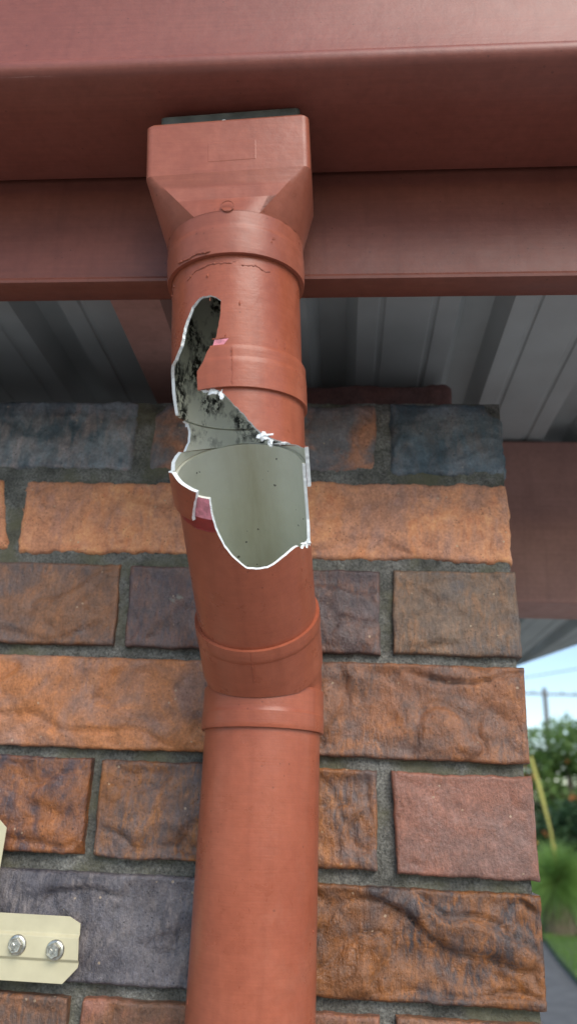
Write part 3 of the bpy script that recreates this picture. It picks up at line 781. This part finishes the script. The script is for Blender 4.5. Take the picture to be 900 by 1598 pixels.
# square to round: each corner fans to its own quarter of the circle, flats between
RC = 48.4
def circ(u, s, r=RC): 
    t = math.radians(u); return loc(r*math.sin(t), r*math.cos(t), s)
cornerarc = [(27, 90), (90, 153), (207, 270), (270, 333)]
lower = []
for q, (a0, a1) in enumerate(cornerarc):
    for i in range(NC+1): lower.append((a0+(a1-a0)*i/NC))
def lerp(a, b, t): return a+(b-a)*t
rings = []
K_ = 8
for k in range(K_+1):
    t = k/K_
    rg_ = []
    for i in range(n):
        x0, f0 = r_b[i]; a_ = loc(x0, f0, SB+4); b_ = circ(lower[i], SC0)
        p = lerp(a_, b_, t)
        rg_.append(p)
    rings.append(rg_)
P = [p for rg_ in rings for p in rg_]
F = []
for k in range(K_): F += ring_faces(k*n, (k+1)*n, n)
# the flats at front, back and sides need round lower edges: split them into fans of the circle
mb.add(P, [f for f in F], 0, False)
for (c0, c1, a0, a1) in ((n-1, 0, -27, 27), (2*(NC+1)-1, 2*(NC+1), 153, 207)):
    m_ = 12
    arc = [circ(a0+(a1-a0)*i/m_, SC0) for i in range(m_+1)]
    chord = [lerp(arc[0], arc[-1], i/m_) for i in range(m_+1)]
    up_ = [lerp(rings[K_-3][c0], rings[K_-3][c1], i/m_) for i in range(m_+1)]
    mb.add(up_+arc, [(i, m_+1+i, m_+2+i, i+1) for i in range(m_)], 0, True)
pop = mb.build('outlet_head', M['pop'], pipe)
sheet(B1, U, lambda s: (48.2 if s > 139 else 48.6) - (.4 if s < SC1+.35 else 0), 45.2, SC1, SC0, extra_s=(SC1+.8, SC1+.3, 138.6, 139.4), wob=.25).build('outlet_collar', [M['pop'], PIPE, TORN], pop)
# raised maker's plate, moulding dimple
mb = MB()
def front_plate(x0, x1, s0, s1, h):
    a = [loc(x0, FF+.05, s0), loc(x1, FF+.05, s0), loc(x1, FF+.05, s1), loc(x0, FF+.05, s1)]
    b = [loc(x0+.5, FF+h, s0+.5), loc(x1-.5, FF+h, s0+.5), loc(x1-.5, FF+h, s1-.5), loc(x0+.5, FF+h, s1-.5)]
    mb.add(a+b, [(4, 5, 6, 7), (0, 1, 5, 4), (1, 2, 6, 5), (2, 3, 7, 6), (3, 0, 4, 7)])
front_plate(-13, 20, 193, 208, .18)
mb.build('raised_plate', M['pop'], pop)
mb = MB(); pts_ = [mm(cyl(B1, U, 1.5, 152, 48.2))]
c = cyl(B1, U, 1.5, 153, 48.6); e, fr = frame(U)
mb.tube([mm(c+4.2*(math.cos(t)*e+math.sin(t)*(U*.95+fr*-.05))) for t in [2*math.pi*i/20 for i in range(21)]], .00042, 6, caps=False)
mb.build('moulding_ring', M['pop'], pop)
# zinc spout of the gutter going into the outlet
mb = MB(); rr_ = rectang(50, 26, -15, 3, 3); n = len(rr_)
P = [loc(x, f, 215) for x, f in rr_] + [loc(x, f, 244) for x, f in rr_]
mb.add(P, ring_faces(0, n, n)); sp = mb.build('spout', M['galv'], gut)
mb = MB(); c = loc(-4, 36.4, 229.5)
mb.tube([loc(-4, 25.5, 236), loc(-4, 27.0, 236), loc(-4, 28.0, 236)], [.0021, .0021, .0011], 12); mb.build('rivet', M['torn'], gut)

# ------------------------------------------------------------------ cream bracket with two hex screws
br = empty('wall_bracket', W(-430, -5, -485))
tag(br, 'cream powder-coated metal bracket with two hex screws fixed to the brick wall', 'bracket')
prof = [(-462.5, -8.0, -366.5), (-467, -8.0, -357.2), (-474.6, -8.0, -356.6), (-476.8, -10.2, -356.4), (-491.5, -10.2, -354.8), (-493.6, -8.0, -354.7), (-497, -8.0, -355.0), (-508.2, -8.0, -365.5)]
def strap(prof, xl, th, name, tilt=0.0, swap=False):
    mb = MB(); P = []; 
    for t in (0, th):
        for z, y, xe in prof:
            for x in (xl, xe):
                P.append(W(x, y+t, z) if not swap else W(z, y+t, x))
    k = len(prof)*2; F = []
    for j in range(len(prof)-1):
        a = j*2; F.append((a, a+2, a+3, a+1)); b = k+a; F.append((b, b+1, b+3, b+2))
        F.append((a+1, a+3, k+a+3, k+a+1)); F.append((a, k+a, k+a+2, a+2))
    F.append((0, 1, k+1, k)); e_ = k-2; F.append((e_, k+e_, k+e_+1, e_+1))
    mb.add(P, F); o = mb.build(name, M['cream'], br)
    b_ = o.modifiers.new('bevel', 'BEVEL'); b_.width = .0004; b_.segments = 2; b_.limit_method = 'ANGLE'
    return o
strap(prof, -640, 1.2, 'cross_strap')
prof2 = [(-427.0, -12.6, -401), (-434, -12.6, -395), (-442, -12.6, -394.6), (-444, -14.8, -394.4), (-458, -14.8, -394.4), (-460, -12.6, -394.5), (-468, -12.6, -395), (-475, -12.6, -401)]
strap(prof2, -640, 1.2, 'upright_strap', swap=True)
for (sx, sz, rot) in ((-404, -483.5, 12), (-373.5, -485.5, 28)):
    mb = MB(); N = 28
    def disc(r, y, n=N, rot_=0): return [W(sx+r*math.cos(2*math.pi*i/n+rot_), y, sz+r*math.sin(2*math.pi*i/n+rot_)) for i in range(n)]
    P = disc(7.3, -10.3)+disc(7.3, -11.1)+disc(6.7, -11.8)+disc(5.6, -12.3)
    mb.add(P, ring_faces(0, N, N)+ring_faces(N, 2*N, N)+ring_faces(2*N, 3*N, N)+[tuple(range(3*N, 4*N))], 0, False)
    w = mb.build('washer_face', M['steel'], br); 
    mb = MB(); ro_ = math.radians(rot)
    P = disc(5.6, -12.2, 6, ro_)+disc(5.6, -15.6, 6, ro_)+disc(4.9, -16.3, 6, ro_)+disc(3.9, -16.2, 6, ro_)+disc(3.5, -15.5, 6, ro_)
    mb.add(P, ring_faces(0, 6, 6)+ring_faces(6, 12, 6)+ring_faces(12, 18, 6)+ring_faces(18, 24, 6)+[tuple(range(24, 30))], 0, False)
    for k in range(3):      # raised head marks
        a = ro_+2.1*k
        p0 = Vector((sx+.6*math.cos(a), 0, sz+.6*math.sin(a))); p1 = Vector((sx+2.4*math.cos(a), 0, sz+2.4*math.sin(a)))
        mb.tube([W(p0.x, -15.6, p0.z), W(p1.x, -15.6, p1.z)], .0005, 6)
    h_ = mb.build('screw_head', M['steel'], br)

# ------------------------------------------------------------------ garden beyond
def gz(z): return z      # heights above ground, metres
gt = empty('grass_tree', (2.93, 11.4, .05))
tag(gt, 'spiky green grass tree with brown skirt and one tall leaning flower spike', 'grass tree')
rg = random.Random(21)
mb = MB(); mb.tube([(2.93, 11.4, .03), (2.94, 11.4, .4), (2.97, 11.4, .62)], [.15, .14, .12], 10); mb.build('trunk', M['bark'], gt)
mb = MB()
for k in range(900):
    a = rg.uniform(0, 6.283); z = rg.uniform(.3, .68); r0 = .10; r1 = rg.uniform(.16, .27); l = rg.uniform(.25, .5)
    p0 = Vector((2.95+r0*math.cos(a), 11.4+r0*math.sin(a), z)); p1 = Vector((2.94+r1*math.cos(a), 11.4+r1*math.sin(a), max(.06, z-l)))
    t = Vector((-math.sin(a), math.cos(a), 0))*.007
    mb.add([p0-t, p0+t, p1+t, p1-t], [(0, 1, 2, 3)])
mb.build('leaf_skirt', M['skirt'], gt)
mb = MB(); c = Vector((2.97, 11.4, .74))
for k in range(3000):
    a = rg.uniform(0, 6.283); el_ = math.asin(rg.uniform(-.9, 1)); l = rg.uniform(.42, .78)
    d = Vector((math.cos(a)*math.cos(el_), math.sin(a)*math.cos(el_), math.sin(el_)))
    p1 = c+d*l*.55; p2 = c+d*l+Vector((0, 0, -.12*l)); t = d.orthogonal().normalized()*.0035
    mb.add([c+d*.05-t, c+d*.05+t, p1+t, p1-t, p2], [(0, 1, 2, 3), (3, 2, 4)])
mb.build('leaf_crown', M['spiky'], gt)
mb = MB(); mb.tube([(2.97, 11.4, .74), (2.91, 11.4, 1.40), (2.80, 11.4, 1.95), (2.70, 11.4, 2.42)], [.018, .018, .034, .026], 10)
mb.build('flower_spike', M['spike'], gt)

def leafy(name, label, cat, base, blobs, nleaf, size, mat, seed, flowers=0, group=None):
    r = random.Random(seed); root = empty(name, base); tag(root, label, cat, group)
    mb = MB(); B = Vector(base)
    top = B+Vector((0, 0, blobs[0][2]))
    mb.tube([B, lerp(B, top, .5)+Vector((.1, 0, 0)), top], [.14, .11, .05], 9)
    for b in blobs:
        e_ = Vector((base[0]+b[0], base[1]+b[1], base[2]+b[2]))
        s_ = lerp(B, top, r.uniform(.25, .6)); mb.tube([s_, lerp(s_, e_, .5)+Vector((0, 0, .1)), e_], [.06, .04, .015], 6)
    mb.build('trunk', M['bark'], root)
    mb = MB(); fl = MB()
    tot = sum(b[3]**2 for b in blobs)
    for b in blobs:
        for k in range(int(nleaf*b[3]**2/tot)):
            d = Vector((r.gauss(0, 1), r.gauss(0, 1), r.gauss(0, 1))).normalized(); rad = b[3]*(r.random()**.35)
            rad *= 1+.28*noise.noise(d*2.3+Vector((b[0]*3, b[1], seed)))
            p = Vector((base[0]+b[0], base[1]+b[1], base[2]+b[2]))+Vector((d.x*rad, d.y*rad, d.z*rad*b[4]))
            if p.z < .05: continue
            if noise.noise(p*1.9+Vector((seed, 0, 0))) < -.18: continue
            t = Vector((r.gauss(0, 1), r.gauss(0, 1), r.gauss(0, .8))).normalized(); q = t.cross(Vector((r.gauss(0, 1), r.gauss(0, 1), r.gauss(0, 1)))).normalized()
            s = size*r.uniform(.6, 1.3)
            mb.add([p-t*s, p+q*s*.38, p+t*s, p-q*s*.38], [(0, 1, 2, 3)])
    mb.build('crown', mat, root)
    if flowers:
        for k in range(flowers):
            b = r.choice(blobs); d = Vector((r.gauss(0, 1), -abs(r.gauss(0, 1)), r.gauss(0, 1))).normalized(); rad = b[3]*r.uniform(.9, 1.08)
            p = Vector((base[0]+b[0], base[1]+b[1], base[2]+b[2]))+Vector((d.x*rad, d.y*rad, d.z*rad*b[4]))
            for i in range(5):
                t = Vector((r.gauss(0, 1), r.gauss(0, 1), r.gauss(0, 1))).normalized(); q = t.orthogonal().normalized(); s = .065; pp_ = p+t*.05
                fl.add([pp_-t*s, pp_+q*s*.6, pp_+t*s, pp_-q*s*.6], [(0, 1, 2, 3)])
        tag(fl.build('orange_flowers', M['flower'], root), kind='stuff')
    return root
leafy('flowering_tree', 'tall loose green tree with orange flowers behind the grass tree', 'tree', (6.2, 22, 0), [(0, 0, 3.4, 1.0, .9), (-1.0, .4, 3.2, .9, .8), (.9, -.2, 3.3, .95, .8), (-.3, .3, 2.5, 1.0, .8), (1.6, .5, 2.8, .9, .8), (-1.7, .2, 2.5, .8, .8)], 6500, .12, M['leaf'], 31, 18)
leafy('dark_shrub', 'dense dark green shrub low behind the spiky grass tree', 'shrub', (5.2, 18, 0), [(0, 0, 1.0, .95, .95), (-1.0, .2, .8, .8, .9), (1.0, .1, 1.05, .95, .95), (2.1, .3, .9, .9, .9), (.4, .1, 1.7, .6, .7)], 15000, .10, M['leaf2'], 32, 8)
leafy('garden_hedge', 'long mid green hedge far behind the grass tree', 'hedge', (8.5, 30, 0), [(-2.5+1.3*k, .2*(k % 2), 1.15+.25*((k*7) % 3), 1.25, .95) for k in range(9)], 13000, .15, M['leaf2'], 34)
up_ = empty('utility_pole', (18.3, 70, 0)); tag(up_, 'grey timber power pole with crossarm above the trees', 'utility pole')
mb = MB(); mb.tube([(18.3, 70, 0), (18.3, 70, 12.35)], [.28, .2], 12); mb.build('pole', M['pole'], up_)
mb = MB(); mb.box((15.6, 69.72, 11.68), (21.3, 69.84, 11.86)); mb.build('crossarm', M['pole'], up_)
for x in (16.0, 17.2, 19.8, 21.0):
    mb = MB(); mb.tube([(x, 69.78, 11.86), (x, 69.78, 12.0), (x, 69.78, 12.05)], [.05, .09, .05], 8); mb.build('insulator', M['wire'], up_)
pl = empty('power_line', (0, 60, 11)); tag(pl, 'thin dark overhead power cable crossing the sky above the pole', 'cable')
mb = MB(); mb.tube([(-20+2*i, 60+.0*i, 11.60+.19*(-20+2*i-14.2)+.0006*(2*i-34)**2) for i in range(40)], .035, 6); mb.build('cable', M['wire'], pl)
